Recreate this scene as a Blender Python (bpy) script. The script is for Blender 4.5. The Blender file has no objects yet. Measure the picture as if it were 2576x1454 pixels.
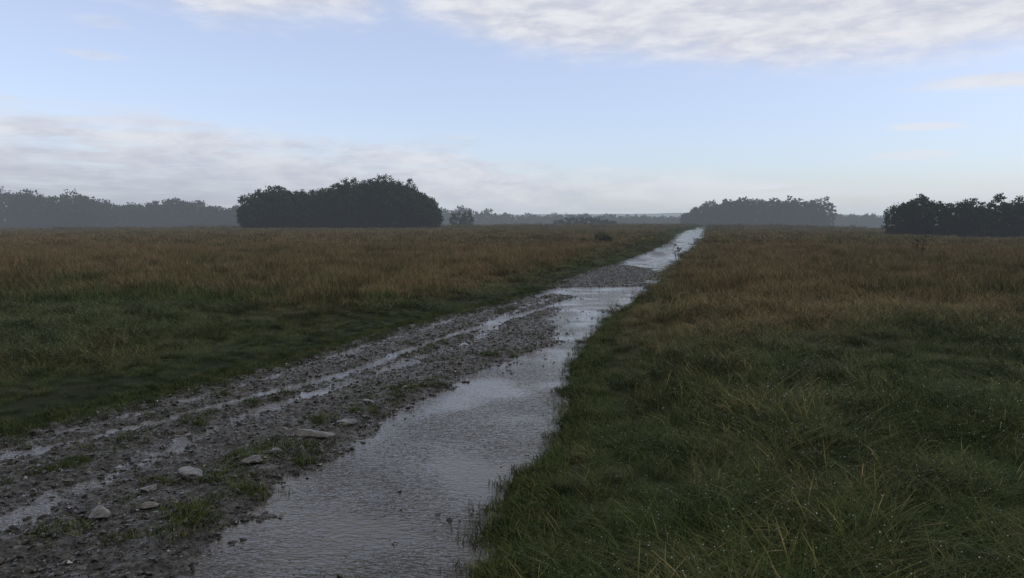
import bpy, math, numpy as np
from mathutils import Vector
rng=np.random.default_rng(7)
scene=bpy.context.scene
scene.view_settings.view_transform='Standard'; scene.view_settings.look='None'; scene.view_settings.exposure=0
# ---------------------------------------------------------------- helpers
def hash2(ix,iy,seed):
    h=(ix.astype(np.int64)*374761393+iy.astype(np.int64)*668265263+seed*1442695041)&0xffffffff
    h=((h^(h>>13))*1274126177)&0xffffffff
    h=h^(h>>16)
    return (h&0xffff)/65535.0
def vnoise(x,y,seed=0):
    x=np.asarray(x,float);y=np.asarray(y,float)
    ix=np.floor(x);iy=np.floor(y);fx=x-ix;fy=y-iy
    fx=fx*fx*(3-2*fx);fy=fy*fy*(3-2*fy)
    a=hash2(ix,iy,seed);b=hash2(ix+1,iy,seed);c=hash2(ix,iy+1,seed);d=hash2(ix+1,iy+1,seed)
    return (a*(1-fx)+b*fx)*(1-fy)+(c*(1-fx)+d*fx)*fy
def fbm(x,y,seed=0,o=4):
    s=0;a=.5;t=0
    x=np.asarray(x,float);y=np.asarray(y,float)
    for i in range(o):
        s=s+a*(vnoise(x,y,seed+i*17)-.5);t+=a;a*=.5
        x,y=(x*.8-y*.6)*2.03+3.1,(x*.6+y*.8)*2.03+7.7
    return s/t*2   # about -1..1
def sst(a,b,x):
    t=np.clip((x-a)/(b-a),0,1);return t*t*(3-2*t)

# ---------------------------------------------------------------- layout (metres)
LY=[-30,-10,3.5,5.98,7.35,8.68,10.9,13.4,16.8,21.2,32.8,54.7,81.7,108,162,300,8000]
LX=[-15,-9,-4.9,-4.0,-3.38,-2.86,-2.17,-1.34,0.04,1.25,4.6,10.6,17.1,23.1,36.9,74,2100]
RY=[-30,-10,3.4,3.55,3.79,4.32,4.94,5.6,6.6,7.3,8.33,9.44,11.66,13.6,17.25,29.9,41,54.6,81.7,108,162,300,8000]
RX=[-11,-4,-.20,-.15,.02,.03,.06,.38,.46,.62,.66,.88,1.33,1.85,3.0,6.3,9.3,13.2,20.6,27.2,41.1,78,2104]
SY=[-30,3.55,3.99,4.38,4.9,5.65,6.21,7.04,8.02,9.58,10.52,11.66,13.62,15.58,17.6,18.4,19.0,20.0,20.5,25.3,28.5,30.5,34,300]
SX=[-8,-1.69,-1.64,-1.56,-1.53,-1.34,-1.27,-1.07,-.62,-.09,.56,.74,.69,.91,1.5,.7,.6,1.2,3.3,4.74,5.2,4.3,4.0,70]
def Le(y): return np.interp(y,LY,LX)
def Re(y): return np.interp(y,RY,RX)+.08*fbm(np.asarray(y,float)*1.1,np.asarray(y,float)*0,41,3)*(np.asarray(y)<40)
def Se(y): return np.interp(y,SY,SX)
AA=[-3,-1,-.667,-.35,-.1,.1,.25,.4,.55,1,3]
AZ=[-.6,-.6,-.4,.1,.15,.3,.35,-.1,-.8,-1.1,-1.1]
AC=[150,150,150,165,185,270,300,200,120,110,110]
def base(x,y):
    x=np.asarray(x,float);y=np.asarray(y,float)
    a=x/np.maximum(y,25)
    A=(np.interp(a-.05,AA,AZ)+np.interp(a,AA,AZ)+np.interp(a+.05,AA,AZ))/3
    C=(np.interp(a-.05,AA,AC)+np.interp(a,AA,AC)+np.interp(a+.05,AA,AC))/3
    z=A*sst(0,1,np.clip((y-30)/(C-30),0,1))
    d=np.maximum(y-C,0)
    return z-np.minimum(.011*d*d/(d+30),14)
def ground(x,y):
    L=Le(y);R=Re(y)
    sl=L-x;sr=x-R
    f=1/(1+np.maximum(y-60,0)/60)
    z=base(x,y)
    off=np.where(sl>0,.02+.05*sst(0,.5,sl)+.05*sst(.5,4,sl),0)+np.where(sr>0,.02+.08*sst(0,.5,sr)+.10*sst(.4,2,sr),0)
    off=off+(.13*fbm(x*.35,y*.35,5,3)+.07*fbm(x*1.5,y*1.5,9,3))*np.clip(np.maximum(sl,sr),0,1)*f
    off=np.where((sl<0)&(sr<0),-.10,off)
    return z+off

def mesh_obj(name,verts,faces=None,quads=None,mat=None,smooth=True,attrs=None):
    me=bpy.data.meshes.new(name)
    verts=np.asarray(verts,np.float32)
    if quads is not None:
        quads=np.asarray(quads,np.int32);n=len(quads);k=quads.shape[1]
        me.vertices.add(len(verts));me.vertices.foreach_set('co',verts.ravel())
        me.loops.add(n*k);me.loops.foreach_set('vertex_index',quads.ravel())
        me.polygons.add(n);me.polygons.foreach_set('loop_start',np.arange(0,n*k,k,dtype=np.int32))
        me.update(calc_edges=True)
    else:
        me.from_pydata([tuple(v) for v in verts],[],faces);me.update()
    if smooth: me.polygons.foreach_set('use_smooth',np.ones(len(me.polygons),bool))
    if attrs:
        for k,v in attrs.items():
            at=me.attributes.new(k,'FLOAT','POINT');at.data.foreach_set('value',np.asarray(v,np.float32))
    if mat: me.materials.append(mat)
    ob=bpy.data.objects.new(name,me)
    return ob
def link(ob): scene.collection.objects.link(ob);return ob
def grid(X,Y,Z):
    r,c=X.shape
    v=np.stack([X,Y,Z],-1).reshape(-1,3)
    i=np.arange(r*c).reshape(r,c)
    q=np.stack([i[:-1,:-1],i[:-1,1:],i[1:,1:],i[1:,:-1]],-1).reshape(-1,4)
    return v,q

# ---------------------------------------------------------------- node helpers
class NT:
    def __init__(s,nt): s.nt=nt
    def n(s,t,**k):
        nd=s.nt.nodes.new(t)
        for a,b in k.items(): setattr(nd,a,b)
        return nd
    def l(s,a,b): s.nt.links.new(a,b)
    def put(s,sock,v):
        if isinstance(v,bpy.types.NodeSocket): s.l(v,sock)
        elif v is not None: sock.default_value=v
    def m(s,op,a,b=None,c=None,clamp=False):
        nd=s.n('ShaderNodeMath',operation=op,use_clamp=clamp)
        s.put(nd.inputs[0],a);s.put(nd.inputs[1],b);s.put(nd.inputs[2],c)
        return nd.outputs[0]
    def noise(s,vec,scale,detail=4,rough=.5,dist=0):
        nd=s.n('ShaderNodeTexNoise');nd.inputs['Scale'].default_value=scale;nd.inputs['Detail'].default_value=detail
        nd.inputs['Roughness'].default_value=rough;nd.inputs['Distortion'].default_value=dist
        if vec is not None: s.l(vec,nd.inputs['Vector'])
        return nd.outputs['Fac']
    def mix(s,f,a,b,bt='MIX'):
        nd=s.n('ShaderNodeMix',data_type='RGBA',blend_type=bt)
        s.put(nd.inputs[0],f)
        s.put(nd.inputs[6],a if isinstance(a,bpy.types.NodeSocket) else (*a,1))
        s.put(nd.inputs[7],b if isinstance(b,bpy.types.NodeSocket) else (*b,1))
        return nd.outputs[2]
    def mr(s,v,a,b,c=0,d=1,smooth=True):
        nd=s.n('ShaderNodeMapRange');nd.interpolation_type='SMOOTHSTEP' if smooth else 'LINEAR'
        for i,x in enumerate((v,a,b,c,d)): s.put(nd.inputs[i],x)
        return nd.outputs[0]
    def curve(s,v,lo,hi,pts,vmax):
        t=s.m('DIVIDE',s.m('SUBTRACT',v,lo),hi-lo,clamp=True)
        nd=s.n('ShaderNodeValToRGB');cr=nd.color_ramp;cr.interpolation='LINEAR'
        pts=sorted(pts)
        while len(cr.elements)<len(pts): cr.elements.new(.5)
        for e,(p,val) in zip(cr.elements,pts):
            e.position=(p-lo)/(hi-lo);g=val/vmax;e.color=(g,g,g,1)
        s.l(t,nd.inputs[0])
        return s.m('MULTIPLY',nd.outputs[0],vmax)
def material(name):
    m=bpy.data.materials.new(name);m.use_nodes=True
    b=m.node_tree.nodes['Principled BSDF'];return m,NT(m.node_tree),b

# ---------------------------------------------------------------- materials
GREEN=(.050,.086,.020);DRY=(.235,.172,.092)
m,t,b=material('grass_blades')
at=t.n('ShaderNodeAttribute',attribute_name='dry',attribute_type='INSTANCER').outputs['Fac']
rnd=t.n('ShaderNodeObjectInfo').outputs['Random']
bl=t.n('ShaderNodeAttribute',attribute_name='tone',attribute_type='GEOMETRY').outputs['Fac']
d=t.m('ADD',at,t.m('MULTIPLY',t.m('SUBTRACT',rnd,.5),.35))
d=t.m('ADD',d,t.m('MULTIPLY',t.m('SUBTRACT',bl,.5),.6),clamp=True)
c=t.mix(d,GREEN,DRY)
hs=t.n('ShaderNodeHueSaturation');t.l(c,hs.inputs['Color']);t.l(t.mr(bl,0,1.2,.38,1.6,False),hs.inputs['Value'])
t.l(hs.outputs[0],b.inputs['Base Color']);b.inputs['Roughness'].default_value=.5;b.inputs['Specular IOR Level'].default_value=.06
M_grass=m
m,t,b=material('field_soil')
at=t.n('ShaderNodeAttribute',attribute_name='dry',attribute_type='GEOMETRY').outputs['Fac']
t.l(t.mix(at,(.014,.022,.007),(.09,.066,.036)),b.inputs['Base Color']);b.inputs['Roughness'].default_value=.9;b.inputs['Specular IOR Level'].default_value=.1
M_ground=m
m,t,b=material('dew');b.inputs['Base Color'].default_value=(.8,.84,.88,1);b.inputs['Roughness'].default_value=.1;M_dew=m

m,t,b=material('wet_gravel')
pos=t.n('ShaderNodeNewGeometry').outputs['Position']
wet=t.n('ShaderNodeAttribute',attribute_name='wet').outputs['Fac']
n1=t.noise(pos,34,3,.6);n3=t.noise(pos,120,2,.6)
vo=t.n('ShaderNodeTexVoronoi');vo.inputs['Scale'].default_value=36;t.l(pos,vo.inputs['Vector'])
sv=t.n('ShaderNodeSeparateXYZ');t.l(vo.outputs['Color'],sv.inputs[0])
c=t.mix(t.m('POWER',sv.outputs[0],3.0),(.014,.013,.0125),(.13,.125,.12))
c=t.mix(t.mr(n3,.35,.7,0,.6),c,(.014,.013,.012))
c=t.mix(t.m('MULTIPLY',wet,.6),c,(.012,.011,.010))
t.l(c,b.inputs['Base Color'])
t.l(t.m('ADD',t.m('MULTIPLY',wet,-.30),t.mr(n1,.35,.65,.33,.52)),b.inputs['Roughness'])
b.inputs['Specular IOR Level'].default_value=.55
bp=t.n('ShaderNodeBump');bp.inputs['Strength'].default_value=1.0;bp.inputs['Distance'].default_value=.02
hgt=t.m('ADD',t.m('MULTIPLY',vo.outputs['Distance'],-1.0),t.m('ADD',n1,t.m('MULTIPLY',n3,.5)))
t.l(hgt,bp.inputs['Height']);t.l(bp.outputs[0],b.inputs['Normal']);M_gravel=m

m,t,b=material('rain_water')
pos=t.n('ShaderNodeNewGeometry').outputs['Position']
b.inputs['Base Color'].default_value=(.042,.037,.034,1)
b.inputs['Roughness'].default_value=.03;b.inputs['IOR'].default_value=1.45
mp=t.n('ShaderNodeMapping');mp.inputs['Rotation'].default_value=(0,0,math.radians(18));mp.inputs['Scale'].default_value=(.7,1.5,1);t.l(pos,mp.inputs['Vector'])
r1=t.noise(mp.outputs[0],11,2,.55,.6);r2=t.noise(mp.outputs[0],30,2,.5,.4);r3=t.noise(pos,1.1,1)
h=t.m('ADD',t.m('MULTIPLY',r1,.5),t.m('MULTIPLY',r2,.5))
h=t.m('MULTIPLY',h,t.mr(r3,.3,.65,.35,1.3))
bp=t.n('ShaderNodeBump');bp.inputs['Strength'].default_value=.65;bp.inputs['Distance'].default_value=.026
t.l(h,bp.inputs['Height']);t.l(bp.outputs[0],b.inputs['Normal']);M_water=m

m,t,b=material('limestone_wet')
pos=t.n('ShaderNodeNewGeometry').outputs['Position']
n1=t.noise(pos,14,4,.6)
t.l(t.mix(t.mr(n1,.35,.65),(.03,.028,.026),(.15,.145,.14)),b.inputs['Base Color']);b.inputs['Roughness'].default_value=.3
bp=t.n('ShaderNodeBump');bp.inputs['Strength'].default_value=.7;bp.inputs['Distance'].default_value=.02;t.l(n1,bp.inputs['Height']);t.l(bp.outputs[0],b.inputs['Normal'])
M_rock=m
m,t,b=material('pebble_wet')
rnd=t.n('ShaderNodeObjectInfo').outputs['Random']
t.l(t.mix(t.m('POWER',rnd,3),(.012,.011,.010),(.08,.077,.074)),b.inputs['Base Color']);b.inputs['Roughness'].default_value=.25;M_peb=m

def mat_leaf(name,c1,c2):
    m,t,b=material(name)
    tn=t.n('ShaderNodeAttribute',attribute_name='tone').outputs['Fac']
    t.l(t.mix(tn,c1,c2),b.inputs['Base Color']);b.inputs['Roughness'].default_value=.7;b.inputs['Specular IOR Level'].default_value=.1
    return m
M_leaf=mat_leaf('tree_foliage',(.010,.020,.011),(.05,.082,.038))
m,t,b=material('bark');b.inputs['Base Color'].default_value=(.05,.04,.03,1);b.inputs['Roughness'].default_value=.9;M_bark=m
m,t,b=material('dead_stalk');b.inputs['Base Color'].default_value=(.05,.035,.022,1);b.inputs['Roughness'].default_value=.8;M_stalk=m
m,t,b=material('far_hill')
pos=t.n('ShaderNodeNewGeometry').outputs['Position']
t.l(t.mix(t.mr(t.noise(pos,.006,4),.4,.6),(.13,.17,.20),(.18,.22,.23)),b.inputs['Base Color']);b.inputs['Roughness'].default_value=1;M_hill=m

# ---------------------------------------------------------------- ground sheet
def geo(a,b_,f):
    out=[a]
    while out[-1]<b_: out.append(out[-1]*f)
    return out
ys=np.array([-30,-20,-12,-8,-5,-3,-2,-1,0,.7,1.4,2]+[2.0+v for v in geo(.06,7000,1.022)][0:])
ys=np.unique(np.concatenate([ys,np.arange(2,14,.08)]))
ss=np.array(geo(.05,6000,1.09))
ss=np.concatenate([[0],ss])
LL=Le(ys);RR=Re(ys)
cols=[LL-s for s in ss[::-1]]+[LL+.02+(RR-LL-.04)*f for f in np.linspace(0,1,8)]+[RR+s for s in ss]
X=np.stack(cols,1);Y=np.repeat(ys[:,None],X.shape[1],1)
Z=ground(X,Y)
def dryf(x,y):
    sl=Le(y)-x;sr=x-Re(y)
    r=np.hypot(x,y)
    d=.06+.64*sst(6,22,r)+.36*fbm(x*.11,y*.05,31,3)+.28*fbm(x*.5,y*.25,33,3)+.14*fbm(x*2,y*1.5,35,2)
    edge=np.where(sl>0,sst(.3,2.4+y*.02,sl),sst(-.2,.5,sr))
    d=d*(.12+.88*edge)
    d=np.where(sr>0,d*.85,d)
    d=d+np.where(sr>0,.3*np.exp(-((sr-2-.05*y)/2.2)**2)*sst(5,12,y),0)
    d=d-.35*np.exp(-(((x+9)/5)**2+((y-13)/4.5)**2))
    return np.clip(d,0,1)
v,q=grid(X,Y,Z)
ob=link(mesh_obj('ground',v,quads=q,mat=M_ground,attrs={'dry':dryf(v[:,0],v[:,1])}))

# ---------------------------------------------------------------- track bed + water
rows=[1.2]
while rows[-1]<290: rows.append(rows[-1]+max(.012,rows[-1]*.0042))
rows=np.array(rows)
cw=np.linspace(-.025,1.06,280)
L_=Le(rows)[:,None];R_=Re(rows)[:,None]
X=L_+(R_-L_)*cw[None,:];Y=np.repeat(rows[:,None],len(cw),1)
def bed(x,y):
    L=Le(y);R=Re(y);S=Se(y)
    wob=.14*fbm(x*1.5,y*1.2,51,3)+.07*fbm(x*5,y*5,52,3)
    far=sst(29,35,y)
    isl=sst(20,21.5,y)*(1-far)
    ins=np.minimum(x-S+wob*(1+isl*1.5),R+.25-x)
    d=np.clip(-ins*.13,-.045,.021+.012*isl)
    nr=(1-sst(17.5,19.5,y))
    rut=np.interp(y,[1,5.38,8.33,10.87,13.62,17.8,22],[-4.7,-3.66,-1.96,-1.125,0,1.68,2.6])
    d=d-.044*np.exp(-((x-rut+.08*fbm(y*.9,x*0,61,2))/.13)**2)*nr*sst(-.2,.25,-ins)
    rut2=L+.55*(S-L)+.1*fbm(y*.6,x*0,62,2)
    d=d-.032*np.exp(-((x-rut2)/.17)**2)*nr*sst(0,.3,-ins)
    d=d-.028*np.exp(-((x-L-.3)/.15)**2)*nr
    d=d+.026*np.exp(-((ins+.22)/.16)**2)*(1-sst(9,12,y))
    fd=-.010+.055*fbm(x*.6+3,y*.11,71,3)-.02*sst(.3,.8,(x-L)/(R-L))
    d=d*(1-far)+fd*far
    n=.024*fbm(x*3,y*3,81,3)+.030*fbm(x*13,y*13,82,3)+.014*np.abs(fbm(x*40,y*40,83,2))
    fine=1/(1+y/25)
    deep=sst(.1,.5,ins)*(1-far)
    d=d+n*fine*(1-.45*deep)
    d=d+.03*sst(.12,-.1,R-x)
    return d
D=bed(X,Y);Z=base(X,Y)+D
v,q=grid(X,Y,Z)
link(mesh_obj('gravel_track',v,quads=q,mat=M_gravel,attrs={'wet':sst(.020,.0,D).ravel()}))
cw2=np.linspace(-.0,1.03,12);r2=np.array([1.0]+geo(1.3,288,1.02))
L_=Le(r2)[:,None];R_=Re(r2)[:,None]
X=L_+(R_-L_)*cw2[None,:];Y=np.repeat(r2[:,None],len(cw2),1)
v,q=grid(X,Y,base(X,Y))
link(mesh_obj('rainwater_stream',v,quads=q,mat=M_water))

# ---------------------------------------------------------------- grass tufts
def tuft(name,n,rad,h0,h1,w,lean,segs=3,seed=0,seedheads=0,dew=0,mat=M_grass):
    r=np.random.default_rng(seed)
    V=[];Q=[];T=[];mi=[];comb=r.uniform(0,6.28)
    for i in range(n):
        a=r.uniform(0,2*np.pi);rr=rad*math.sqrt(r.uniform())
        x,y=rr*math.cos(a),rr*math.sin(a)
        h=r.uniform(h0,h1);th=comb+r.normal()*1.1;ln=h*lean*r.uniform(.2,1.3)
        dx,dy=math.cos(th),math.sin(th)
        ph=th+np.pi/2+r.uniform(-.6,.6);wx,wy=math.cos(ph)*w/2,math.sin(ph)*w/2
        tone=r.uniform();b0=len(V);sh=r.uniform()<seedheads
        for s in range(segs+1):
            f=s/segs;cx=x+dx*ln*f**2;cy=y+dy*ln*f**2;cz=h*(f-.28*lean*f*f)-.02
            k=(1-f**1.5)*.95+.05
            if sh: k=.35 if f<.7 else 1.2-.9*(f>.99)
            V.append((cx-wx*k,cy-wy*k,cz));V.append((cx+wx*k,cy+wy*k,cz))
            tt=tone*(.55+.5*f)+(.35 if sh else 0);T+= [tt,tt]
        for s in range(segs):
            j=b0+2*s;Q.append((j,j+1,j+3,j+2));mi.append(0)
    for i in range(dew):
        k=r.integers(0,len(V));c=np.array(V[k]);
        if c[2]<.05: continue
        s=r.uniform(.0016,.0032);b0=len(V)
        for p in ((s,0,0),(-s,0,0),(0,s,0),(0,-s,0),(0,0,s),(0,0,-s)): V.append(tuple(c+p));T.append(1)
        for f in ((0,2,4,4),(2,1,4,4),(1,3,4,4),(3,0,4,4),(2,0,5,5),(1,2,5,5),(3,1,5,5),(0,3,5,5)):
            Q.append(tuple(b0+z for z in f));mi.append(1)
    faces=[q if q[2]!=q[3] else q[:3] for q in Q]
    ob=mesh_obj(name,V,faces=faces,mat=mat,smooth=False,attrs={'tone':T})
    ob.data.materials.append(M_dew);ob.data.polygons.foreach_set('material_index',np.array(mi,np.int32))
    return ob
def coll(name,obs):
    c=bpy.data.collections.new(name)
    for o in obs: c.objects.link(o)
    return c
def scatter(name,pts,col,idx,scale,rotz,tilt=None,dry=None,zs=None):
    n=len(pts)
    rot=np.zeros((n,3),np.float32);rot[:,2]=rotz
    if tilt is not None: rot[:,0]=tilt[:,0];rot[:,1]=tilt[:,1]
    sc=np.repeat(np.asarray(scale,np.float32)[:,None],3,1)
    if zs is not None: sc[:,2]*=zs
    me=bpy.data.meshes.new(name);me.vertices.add(n);me.vertices.foreach_set('co',np.asarray(pts,np.float32).ravel())
    for k,dt,val in (('rot','FLOAT_VECTOR',rot),('scl','FLOAT_VECTOR',sc)):
        a=me.attributes.new(k,dt,'POINT');a.data.foreach_set('vector',val.ravel())
    a=me.attributes.new('idx','INT','POINT');a.data.foreach_set('value',np.asarray(idx,np.int32))
    a=me.attributes.new('dry','FLOAT','POINT');a.data.foreach_set('value',np.asarray(dry if dry is not None else np.zeros(n),np.float32))
    ob=bpy.data.objects.new(name,me);link(ob)
    ng=bpy.data.node_groups.new(name,'GeometryNodeTree')
    ng.interface.new_socket('Geometry',in_out='INPUT',socket_type='NodeSocketGeometry')
    ng.interface.new_socket('Geometry',in_out='OUTPUT',socket_type='NodeSocketGeometry')
    N=ng.nodes;gi=N.new('NodeGroupInput');go=N.new('NodeGroupOutput')
    ci=N.new('GeometryNodeCollectionInfo');ci.inputs['Collection'].default_value=col
    ci.inputs['Separate Children'].default_value=True;ci.inputs['Reset Children'].default_value=True
    ip=N.new('GeometryNodeInstanceOnPoints');ip.inputs['Pick Instance'].default_value=True
    def attr(nm,dt):
        x=N.new('GeometryNodeInputNamedAttribute');x.data_type=dt;x.inputs['Name'].default_value=nm
        return x.outputs['Attribute']
    l=ng.links.new
    l(gi.outputs[0],ip.inputs['Points']);l(ci.outputs[0],ip.inputs['Instance'])
    l(attr('idx','INT'),ip.inputs['Instance Index']);l(attr('rot','FLOAT_VECTOR'),ip.inputs['Rotation']);l(attr('scl','FLOAT_VECTOR'),ip.inputs['Scale'])
    l(ip.outputs[0],go.inputs[0])
    md=ob.modifiers.new('scatter','NODES');md.node_group=ng
    return ob

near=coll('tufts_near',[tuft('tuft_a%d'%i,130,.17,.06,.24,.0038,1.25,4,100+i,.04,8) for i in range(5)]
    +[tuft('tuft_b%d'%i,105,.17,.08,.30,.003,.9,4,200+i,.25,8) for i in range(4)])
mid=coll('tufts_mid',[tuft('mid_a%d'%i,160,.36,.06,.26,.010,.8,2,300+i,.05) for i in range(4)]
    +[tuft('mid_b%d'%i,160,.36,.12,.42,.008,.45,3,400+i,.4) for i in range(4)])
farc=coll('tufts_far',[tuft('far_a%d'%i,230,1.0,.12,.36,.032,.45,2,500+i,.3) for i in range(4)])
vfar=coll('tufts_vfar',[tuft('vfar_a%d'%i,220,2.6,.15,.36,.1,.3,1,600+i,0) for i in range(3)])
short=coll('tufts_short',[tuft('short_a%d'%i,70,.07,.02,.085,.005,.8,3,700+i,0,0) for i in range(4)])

def field_points(y0,y1,dens,slope=.8,margin=1.2,seed=1,spill=.05):
    r=np.random.default_rng(seed)
    A=slope*(y1*y1-y0*y0)+2*margin*(y1-y0);n=int(A*dens)
    y=np.sqrt(r.uniform(y0*y0,y1*y1,n));x=r.uniform(-1,1,n)*(slope*y+margin)
    w=np.maximum(spill*(.2+fbm(x*1.3,y*1.3,91,3)*3.2),0)
    k=(x<Le(y)+w*.5+.03)|(x>Re(y)-w*1.0+.02)
    return x[k],y[k],r
for (y0,y1,dens,col,na,nb,sd,nm) in ((1.0,6,68,near,5,4,11,'grass_verge'),(6,14,42,near,5,4,12,'grass_verge'),(14,48,9,mid,4,4,13,'meadow_grass'),(48,165,.85,farc,4,0,14,'meadow_grass'),(165,330,.15,vfar,3,0,15,'meadow_grass')):
    x,y,r=field_points(y0,y1,dens,seed=sd,spill=.09 if y1<15 else .12)
    sl=Le(y)-x;sr=x-Re(y);e=np.maximum(sl,sr)
    d=dryf(x,y)
    n=len(x)
    if nb: idx=np.where(r.uniform(size=n)<np.clip(d*1.4-.05,.03,.9),na+r.integers(0,nb,n),r.integers(0,na,n))
    else: idx=r.integers(0,na,n)
    hs=np.where(sl>0,.25+.70*sst(.1,3.0,e),.34+.50*sst(0,1.2,e))*(1+.85*fbm(x*.7,y*.7,95,3))*r.uniform(.65,1.15,n)
    if y0>=48: hs=hs*.9
    pts=np.stack([x,y,ground(x,y)],1)
    pts[:,2]=np.where(e<0,base(x,y)+.01,pts[:,2])
    til=r.normal(0,.16,(n,2))
    d=np.clip(d+.13*r.normal(size=n),0,1)
    scatter(nm,pts,col,idx,r.uniform(.8,1.2,n) if y0>=14 else np.clip(hs*1.35,.3,1.35),r.uniform(0,6.28,n),til,d,zs=hs if y0>=14 else np.ones(n))
# small tufts on the track, along both banks and along the stony ridge
r=np.random.default_rng(21)
n=19000;y=1.5+20*r.uniform(size=n)**1.5;L=Le(y);S=Se(y);x=L-.3+(S-L+.3)*r.uniform(size=n)
nb_=5000;yb=1.5+20*r.uniform(size=nb_)**1.5;xb=Re(yb)+r.normal(.10,.10,nb_)-.35*np.maximum(fbm(yb*2.2,yb*0,44,2)-.2,0)
rid=np.exp(-((S-x-.28)/.2)**2)*(1-sst(9.5,12,y));mid_r=np.exp(-((x-(L+.42*(S-L)))/.16)**2)
eL=np.exp(-(np.maximum(x-L,0)/.16)**2)
cl=fbm(x*1.6,y*1.6,97,3);cl2=fbm(x*6,y*6,96,2)
p=.01+.6*rid*(cl+.6*cl2>.12)+.6*mid_r*(cl+.5*cl2>.12)+1.0*eL*(cl2>-.45)+.15*(cl>.35)
D_=bed(x,y)
k=(r.uniform(size=n)<p)&((D_>.004)|(x<L+.1))
x=x[k];y=y[k];big=np.zeros(len(x))
for (cx,cy,cn,cs) in ((-1.74,5.6,18,.10),(-1.84,4.38,16,.08),(-1.86,4.14,18,.09),(-2.5,4.12,12,.07),(-1.7,4.6,15,.08),(-1.9,5.4,13,.08),(-1.2,6.7,18,.10),(-1.55,6.33,12,.08),(-.27,9.6,24,.13),(-1.93,4.94,14,.08),(-2.26,4.85,10,.07),(-.8,7.9,12,.08),(-3.0,5.3,8,.06),(-2.7,3.75,12,.07)):
    x=np.concatenate([x,cx+r.normal(0,cs*1.3,cn)]);y=np.concatenate([y,cy+r.normal(0,cs,cn)]);big=np.concatenate([big,np.full(cn,.5)])
big=np.concatenate([big,np.full(nb_,.8)])
x=np.concatenate([x,xb]);y=np.concatenate([y,yb]);n=len(x)
zz=np.where((x<Le(y))|(x>Re(y)),ground(x,y),base(x,y)+np.maximum(bed(x,y),-.015)-.005)
scatter('track_grass',np.stack([x,y,zz],1),short,r.integers(0,4,n),r.uniform(.45,1.2,n)*(1/(1+np.maximum(y-9,0)*.03))*(1+.4*big),r.uniform(0,6.28,n),r.normal(0,.15,(n,2)),np.clip(.05+.12*r.normal(size=n),0,.5))

# ---------------------------------------------------------------- stones
def rock(name,seed,flat,mat,sub=2,ang=.3):
    import bmesh
    r=np.random.default_rng(seed)
    bm=bmesh.new();bmesh.ops.create_icosphere(bm,subdivisions=sub,radius=1)
    pl=[(Vector(r.normal(size=3)).normalized(),r.uniform(.45,.8)) for _ in range(12)]
    for vv in bm.verts:
        c=vv.co.copy()
        for nrm,dd in pl:
            s=c.dot(nrm)
            if s>dd: c-=nrm*(s-dd)
        c*=1+r.normal()*.03
        vv.co=Vector((c.x*(1+ang),c.y*.85,c.z*flat))
    me=bpy.data.meshes.new(name);bm.to_mesh(me);bm.free();me.materials.append(mat)
    return bpy.data.objects.new(name,me)
pebs=coll('pebbles',[rock('peb%d'%i,800+i,.6,M_peb,1) for i in range(5)])
n=60000;y=1.5+30*r.uniform(size=n)**1.7;L=Le(y);R=Re(y);x=L+(R-L)*r.uniform(size=n)
D_=bed(x,y);cl=fbm(x*2.2,y*2.2,98,3)
k=(D_>-.006)|((D_>-.04)&(cl>.15)&(r.uniform(size=n)<.3))
x,y,D_=x[k],y[k],D_[k];n=len(x)
sz=.006+.024*r.uniform(size=n)**4+ .0012*np.sqrt(y)
scatter('gravel_stones',np.stack([x,y,base(x,y)+np.maximum(D_,-.006)+sz*.1],1),pebs,r.integers(0,5,n),sz,r.uniform(0,6.28,n),r.normal(0,.3,(n,2)))
for i,(x_,y_,s_) in enumerate([(-1.52,5.80,.12),(-1.38,6.25,.10),(-2.10,4.95,.09),(-1.78,5.22,.09),(-2.38,4.3,.075),(-2.14,4.4,.05),(-2.28,4.72,.07),(-1.32,6.95,.06),(-1.05,7.6,.06),(-1.72,5.5,.055),(-2.9,4.9,.03),(-3.1,6.4,.035),(-2.3,7.4,.03),(-.6,8.9,.04)]):
    o=rock('limestone_rock',900+i,.36,M_rock,3,.5);link(o)
    o.scale=(s_,s_,s_);o.rotation_euler=(.12*math.sin(i*3),.14*math.cos(i*5),i*1.3)
    o.location=(x_,y_,float(base(x_,y_)+bed(np.array(x_),np.array(y_)))+s_*.08)

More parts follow.
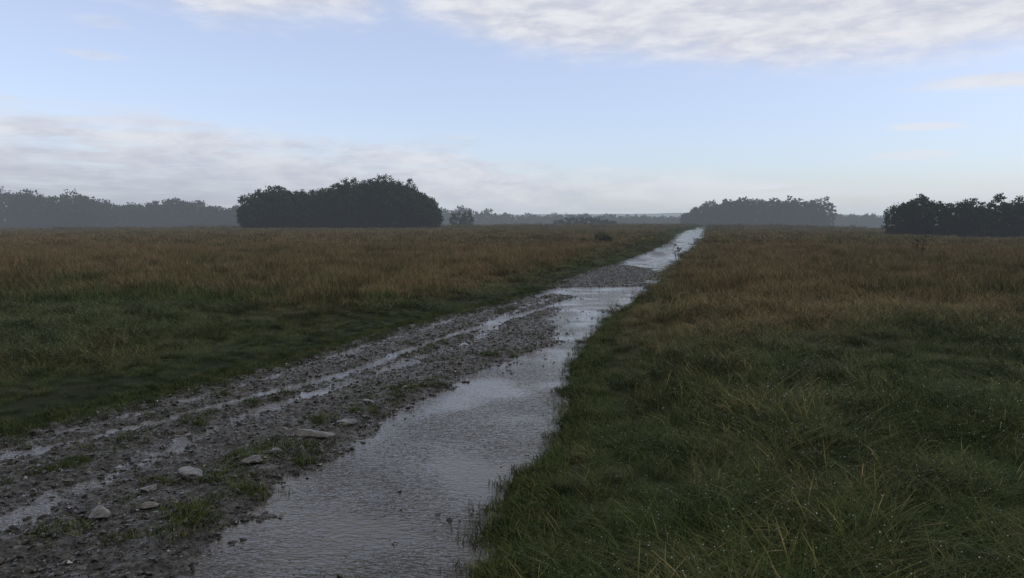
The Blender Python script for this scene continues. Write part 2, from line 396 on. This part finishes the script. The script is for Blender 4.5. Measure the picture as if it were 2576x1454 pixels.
# ---------------------------------------------------------------- trees
def cone(p0,p1,r0,r1,k=7):
    p0=np.array(p0,float);p1=np.array(p1,float);d=p1-p0;d/=np.linalg.norm(d)
    a=np.cross(d,[0,1,.3]);a/=np.linalg.norm(a);b_=np.cross(d,a)
    an=np.arange(k)*2*np.pi/k
    ring=lambda p,rr:[p+rr*(math.cos(t_)*a+math.sin(t_)*b_) for t_ in an]
    V=ring(p0,r0)+ring(p1,r1)
    return np.array(V),[(i,(i+1)%k,k+(i+1)%k,k+i) for i in range(k)]
def trees(name,specs,leaf,clumps,per,seed,low=.0,mat=None,crad=.10):
    """specs: (x,y,height,crown radius)"""
    r=np.random.default_rng(seed)
    V=[];Q=[];T=[];MI=[];nv=0
    for (x,y,h,cr) in specs:
        g=float(ground(np.array(x),np.array(y)))
        o=np.array([x,y,g-.2])
        segs=[]
        top=o+np.array([r.normal()*.03*h,r.normal()*.03*h,h*.7])
        segs.append((o,o+(top-o)*.5,.035*h,.024*h));segs.append((o+(top-o)*.5,top,.024*h,.007*h))
        for i in range(7):
            f=r.uniform(.2,.8);a=r.uniform(0,6.28);p=o+(top-o)*f
            e=p+np.array([math.cos(a)*cr*.75,math.sin(a)*cr*.75,h*r.uniform(.08,.2)])
            segs.append((p,e,.011*h,.003*h))
        for s in segs:
            cv,cf=cone(*s);V.append(cv);Q.append(np.array(cf)+nv);nv+=len(cv);T.append(np.zeros(len(cv)));MI.append(np.ones(len(cf),np.int32))
        cz=low*h+(1-low)*h*.45;rz=h-cz
        lob=[(r.normal(size=3)) for _ in range(7)]
        u=r.normal(size=(clumps,3));u/=np.linalg.norm(u,axis=1)[:,None]
        bump=np.ones(clumps)*.93
        for lb in lob:
            lb=lb/np.linalg.norm(lb);bump+=.12*np.maximum(0,u@lb)**7
        rad=r.uniform(.35,1,clumps)**.4*bump*r.uniform(.94,1.0,clumps)
        c=u*rad[:,None]*np.array([cr,cr,rz])
        c[:,2]+=cz
        k=c[:,2]>.15;c=c[k];u2=u[k];n_=len(c)
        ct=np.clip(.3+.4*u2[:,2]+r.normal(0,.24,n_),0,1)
        sp=r.normal(0,1,(n_*per,3));sp=np.clip(sp,-1.7,1.7)
        cen=np.repeat(c,per,0)+sp*cr*crad*np.array([1,1,.8])
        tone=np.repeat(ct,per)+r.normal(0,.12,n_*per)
        k=cen[:,2]>.05;cen=cen[k];tone=tone[k];m_=len(cen)
        a1=r.normal(size=(m_,3));a1/=np.linalg.norm(a1,axis=1)[:,None]
        a2=np.cross(a1,r.normal(size=(m_,3)));a2/=np.linalg.norm(a2,axis=1)[:,None]
        s=leaf*r.uniform(.6,1.3,(m_,1));a1*=s*.5;a2*=s*.32
        cen=cen+o+[0,0,.2]
        q4=np.stack([cen-a1,cen-a2*1.0,cen+a1,cen+a2],1)
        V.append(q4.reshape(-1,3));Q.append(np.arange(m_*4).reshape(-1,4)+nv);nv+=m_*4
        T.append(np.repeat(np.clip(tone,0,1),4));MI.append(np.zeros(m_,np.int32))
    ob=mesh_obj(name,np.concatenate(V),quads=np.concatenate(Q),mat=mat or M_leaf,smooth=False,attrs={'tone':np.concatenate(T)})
    ob.data.materials.append(M_bark);ob.data.polygons.foreach_set('material_index',np.concatenate(MI))
    return link(ob)
r=np.random.default_rng(5)
def spec_from_profile(prof,ydist,step,cr,ground_z=None,rows=2,dy=5,jit=.5,hj=.05):
    xs=[p[0] for p in prof];zs=[p[1] for p in prof];out=[]
    for k in range(rows):
        x=xs[0]+cr*.6+r.uniform(0,step*.5)
        while x<xs[-1]-cr*.5:
            y=ydist+k*dy+r.normal()*jit
            z=np.interp(x,xs,zs)*(1+r.normal()*hj)*(1-.05*k)
            g=float(ground(np.array(x),np.array(y)))
            c=min(cr*r.uniform(.85,1.2),(z-g)*.6)
            out.append((x,y,z-g,c));x+=step*r.uniform(.7,1.3)
    return out
prof=[(-56.5,4.0),(-54.5,6.8),(-52,8.6),(-49,9.2),(-46,9.0),(-43,8.6),(-40.5,8.4),(-38,9.4),(-35.5,10.6),(-33,11.2),(-30,11.2),(-27,11.2),(-25,10.5),(-22.5,9.8),(-20,8.6),(-18,6.8),(-15.5,3.8)]
trees('tree_copse',spec_from_profile(prof,160,2.3,2.8,rows=3,dy=4,jit=.8,hj=.03),.40,260,20,41)
prof=[(95,5),(99,9.5),(103,11),(106,13),(112,13.5),(118,14.5),(124,16),(131,16),(138,15.8),(146,15.6),(154,15),(161,14.8),(169,15.2),(173,14.8),(175,12)]
trees('tree_copse',spec_from_profile(prof,420,3.6,3.6,rows=3,dy=6,jit=2,hj=.05),.85,110,14,42)
prof=[(53.5,2.6),(55,4.6),(57.5,5.6),(59.5,5.2),(62,4.5),(64,5.2),(66,4.6),(69,5.1),(73,5),(78,5.4),(84,5.1),(92,5)]
trees('hawthorn_thicket',spec_from_profile(prof,108,2.0,1.9,rows=2,dy=3,jit=.6,hj=.06),.30,160,18,43)
prof=[(-345,19),(-300,18),(-267,18.2),(-255,18.5),(-240,17),(-218,17),(-205,12.5)]
trees('woodland_edge',spec_from_profile(prof,385,8,8.5,rows=2,dy=10,jit=3,hj=.05),1.2,170,14,44)
prof=[(-240,13.5),(-215,12.5),(-204,12.5),(-190,15),(-182,15),(-172,13),(-163,10),(-158,9.5),(-150,11),(-141,12.8),(-125,12.5),(-110,11)]
trees('woodland_edge',spec_from_profile(prof,425,7,8,rows=2,dy=10,jit=3,hj=.05),1.2,160,14,45)
prof=[(-66,12),(-58,13.5),(-44,12),(-36,12.8),(-20,12.6),(-14,9),(0,8),(35,7.5),(60,8),(85,6.5),(150,6),(200,6.5),(245,7.5),(300,8),(330,7)]
trees('distant_treeline',spec_from_profile(prof,600,10,8,rows=2,dy=25,jit=8,hj=.1),1.6,80,12,46)
prof=[(-400,12),(-100,10),(200,9),(330,7.5),(420,9),(600,9)]
trees('distant_treeline',spec_from_profile(prof,850,15,11,rows=1,dy=25,jit=18,hj=.2),2.4,60,10,47)
trees('hawthorn_tree',[(-18,250,5.4,2.3),(-14.5,251,5.6,2.2)],.5,90,16,48)
trees('scrub_bushes',[(18+i*3.0,300+(i%3),2.9+1.2*math.sin(i*.55),2.1) for i in range(8)],.6,50,14,49)
trees('gorse_shrub',[(6.4,55,.8,.5),(6.75,55.2,.68,.42)],.075,60,18,50,crad=.2)
trees('gorse_shrub',[(5.0,53,.5,.25)],.06,40,14,51,crad=.2)
def stalk_plant(name,x,y,h,seed,n=5):
    r=np.random.default_rng(seed);V=[];Q=[];nv=0
    g=float(ground(np.array(x),np.array(y)));o=np.array([x,y,g])
    def add(*a):
        nonlocal nv
        cv,cf=cone(*a,k=5);V.append(cv);Q.append(np.array(cf)+nv);nv+=len(cv)
    for i in range(n):
        b0=o+np.array([r.normal()*.06,r.normal()*.06,0]);t0=b0+np.array([r.normal()*.12,r.normal()*.1,h*r.uniform(.7,1)])
        add(b0,t0,.010,.006)
        for j in range(5):
            f=r.uniform(.45,1);p=b0+(t0-b0)*f;a=r.uniform(0,6.28);e=p+np.array([math.cos(a)*.14,math.sin(a)*.14,.12])*h
            add(p,e,.005,.004)
            for k in range(7):
                a=r.uniform(0,6.28);e2=e+np.array([math.cos(a)*.05,math.sin(a)*.05,.035]);add(e,e2,.003,.010)
    ob=mesh_obj(name,np.concatenate(V),quads=np.concatenate(Q),mat=M_stalk);link(ob)
stalk_plant('hogweed_stalks',14.6,27.5,1.1,1,4)
stalk_plant('dead_thistle',6.75,31.2,.7,2,4)
stalk_plant('dead_thistle',9.0,52,.9,3,3)

# ---------------------------------------------------------------- far hills
xs=np.linspace(-4500,4500,220);yy=np.array([1500,2000,2600,3300,4200,5200])
X=np.repeat(xs[None,:],6,0);Y=np.repeat(yy[:,None],220,1)
H=np.array([-16,-6,8,26,44,58])[:,None]
Z=H+fbm(X*.0012,Y*.001,77,4)*np.array([2,8,14,18,24,26])[:,None]
v,q=grid(X,Y,Z);link(mesh_obj('distant_hills',v,quads=q,mat=M_hill))

# ---------------------------------------------------------------- mist volume
me=bpy.data.meshes.new('mist')
bx=[(-2500,-60,-40),(2500,-60,-40),(2500,1300,-40),(-2500,1300,-40),(-2500,-60,24),(2500,-60,24),(2500,1300,24),(-2500,1300,24)]
me.from_pydata(bx,[],[(0,3,2,1),(4,5,6,7),(0,1,5,4),(1,2,6,5),(2,3,7,6),(3,0,4,7)]);me.update()
mist=bpy.data.objects.new('mist',me);link(mist)
mm=bpy.data.materials.new('glowing_mist');mm.use_nodes=True;t=NT(mm.node_tree)
for nd in list(mm.node_tree.nodes): mm.node_tree.nodes.remove(nd)
SIG=.00055
out=t.n('ShaderNodeOutputMaterial');ab=t.n('ShaderNodeVolumeAbsorption');ab.inputs['Color'].default_value=(0,0,0,1);ab.inputs['Density'].default_value=SIG
em=t.n('ShaderNodeEmission');em.inputs['Color'].default_value=(.41,.465,.54,1);em.inputs['Strength'].default_value=SIG  # haze glow: emission stands in for daylight scattered by the mist
ad=t.n('ShaderNodeAddShader');t.l(ab.outputs[0],ad.inputs[0]);t.l(em.outputs[0],ad.inputs[1]);t.l(ad.outputs[0],out.inputs['Volume'])
me.materials.append(mm)

# ---------------------------------------------------------------- sky
SUN_EL=math.radians(48);SUN_AZ=math.radians(100)
w=bpy.data.worlds.new('World');scene.world=w;w.use_nodes=True
t=NT(w.node_tree);bg=w.node_tree.nodes['Background']
sky=t.n('ShaderNodeTexSky',sky_type='NISHITA');sky.sun_disc=False;sky.sun_elevation=SUN_EL;sky.sun_rotation=SUN_AZ
sky.air_density=1.0;sky.dust_density=.6;sky.ozone_density=1.5
tc=t.n('ShaderNodeTexCoord').outputs['Generated']
sp=t.n('ShaderNodeSeparateXYZ');t.l(tc,sp.inputs[0]);x,y,z=sp.outputs
az=t.m('ARCTAN2',x,y)
e=t.m('DIVIDE',z,t.m('SQRT',t.m('ADD',t.m('ADD',t.m('MULTIPLY',x,x),t.m('MULTIPLY',y,y)),.0001)))
cb=t.n('ShaderNodeCombineXYZ');t.l(t.m('MULTIPLY',az,1.0),cb.inputs[0]);t.l(t.m('MULTIPLY',e,3.2),cb.inputs[1]);vec=cb.outputs[0]
nA=t.noise(vec,5,5,.58,.3);nB=t.noise(vec,14,4,.6,.2)
cb2=t.n('ShaderNodeCombineXYZ');t.l(az,cb2.inputs[0]);t.l(t.m('MULTIPLY',e,9),cb2.inputs[1]);nS=t.noise(cb2.outputs[0],7,5,.6,.4)
cA=t.m('SUBTRACT',nA,.5);cB=t.m('SUBTRACT',nB,.5);cS=t.m('SUBTRACT',nS,.5)
def azu(u): return math.atan((u-1288)/1932)
l1=t.curve(az,-1.2,1.2,[(-1.2,.26),(azu(0),.262),(azu(350),.256),(azu(560),.240),(azu(760),.240),(azu(930),.250),(azu(1000),.276),(azu(1050),.260),(azu(1250),.224),(azu(1450),.202),(azu(1800),.196),(azu(2000),.184),(azu(2350),.172),(azu(2576),.184),(1.2,.22)],.4)
m1=t.mr(t.m('ADD',t.m('SUBTRACT',e,l1),t.m('ADD',t.m('MULTIPLY',cA,.06),t.m('MULTIPLY',cB,.035))),-.014,.034)
m1=t.m('MULTIPLY',m1,t.mr(nB,.2,.5,.85,1))
l2=t.curve(az,-1.2,1.2,[(-1.2,.16),(azu(0),.142),(azu(250),.128),(azu(400),.140),(azu(520),.131),(azu(600),.116),(azu(900),.112),(azu(1180),.104),(azu(1300),.076),(azu(1900),.068),(azu(2150),.05),(azu(2400),.05),(azu(2576),.068),(1.2,.09)],.4)
m2=t.mr(t.m('ADD',t.m('SUBTRACT',l2,e),t.m('ADD',t.m('MULTIPLY',cS,.075),t.m('MULTIPLY',cA,.05))),-.01,.035)
side=t.mr(az,azu(900),azu(1900),.95,.75)
m2=t.m('MULTIPLY',m2,t.m('MULTIPLY',side,t.mr(nS,.3,.55,.5,1)))
tot=t.m('MAXIMUM',m1,m2)
def wisp(u,v_,su,sv,amp):
    global tot
    a0=azu(u);e0=(560-v_)/1932*.97
    da=t.m('DIVIDE',t.m('SUBTRACT',az,a0),su/1932);de=t.m('DIVIDE',t.m('SUBTRACT',t.m('ADD',e,t.m('MULTIPLY',cS,.02)),e0),sv/1932)
    g=t.m('EXPONENT',t.m('MULTIPLY',t.m('ADD',t.m('MULTIPLY',da,da),t.m('MULTIPLY',de,de)),-1.0))
    g=t.m('MULTIPLY',t.mr(t.m('ADD',g,t.m('MULTIPLY',cS,.9)),.3,.95),amp)
    tot=t.m('MAXIMUM',tot,g)
wisp(2480,255,190,22,.95);wisp(2310,345,100,14,.8);wisp(2290,403,110,9,.6);wisp(1930,475,80,11,1);wisp(2560,490,60,14,1)
wisp(250,185,90,10,.45);wisp(280,110,80,18,.35)
tot=t.m('MINIMUM',tot,1)
tint=t.mix(t.mr(e,.02,.26,0,1,False),(1.28,1.32,1.6),(2.55,2.0,1.84))
sk=t.mix(1.0,sky.outputs[0],tint,'MULTIPLY')
cc=t.mix(t.mr(nB,.3,.68),(.60,.62,.72),(.82,.83,.88))
cc=t.mix(t.m('MULTIPLY',t.mr(e,.19,.13),t.mr(az,azu(1400),azu(1900))),cc,(.82,.84,.90))
cc=t.mix(t.m('MULTIPLY',t.m('MULTIPLY',t.mr(e,.10,.13),t.mr(e,.19,.15)),t.mr(az,azu(1300),azu(900))),cc,(.72,.75,.84))
lowl=t.m('MULTIPLY',t.mr(e,.12,.0),t.mr(az,azu(1400),azu(200)))
cc=t.mix(t.m('MULTIPLY',lowl,.8),cc,(.36,.40,.49))
cc=t.mix(t.m('MULTIPLY',t.mr(e,.05,.0,0,.5),t.mr(az,azu(300),azu(1300))),cc,(.70,.76,.82))
sc=t.n('ShaderNodeVectorMath',operation='SCALE');t.l(cc,sc.inputs[0]);sc.inputs['Scale'].default_value=10
col=t.mix(tot,sk,sc.outputs[0])
# heavy rain cloud overhead; unseen dark cloud behind added to dim ground light
rc=t.m('MAXIMUM',t.mr(t.m('ADD',e,t.m('MULTIPLY',cA,.12)),.40,.70),t.mr(y,.4,-.2))
col=t.mix(t.m('MULTIPLY',rc,.97),col,(3.5,3.45,3.4))
t.l(col,bg.inputs['Color']);bg.inputs['Strength'].default_value=.1

sl=bpy.data.lights.new('sun','SUN');sl.energy=.8;sl.angle=math.radians(20);sl.color=(1,.95,.88)
so=bpy.data.objects.new('sun',sl);link(so)
dirv=Vector((math.sin(SUN_AZ)*math.cos(SUN_EL),math.cos(SUN_AZ)*math.cos(SUN_EL),math.sin(SUN_EL)))
so.rotation_euler=dirv.to_track_quat('Z','Y').to_euler();so.location=(30,-20,40)

cam=bpy.data.cameras.new('camera');cam.lens=27;cam.sensor_width=36;cam.clip_end=20000;cam.clip_start=.05
co=bpy.data.objects.new('camera',cam);link(co);co.location=(0,0,1.7);co.rotation_euler=(math.radians(90-4.95),0,0)
scene.camera=co
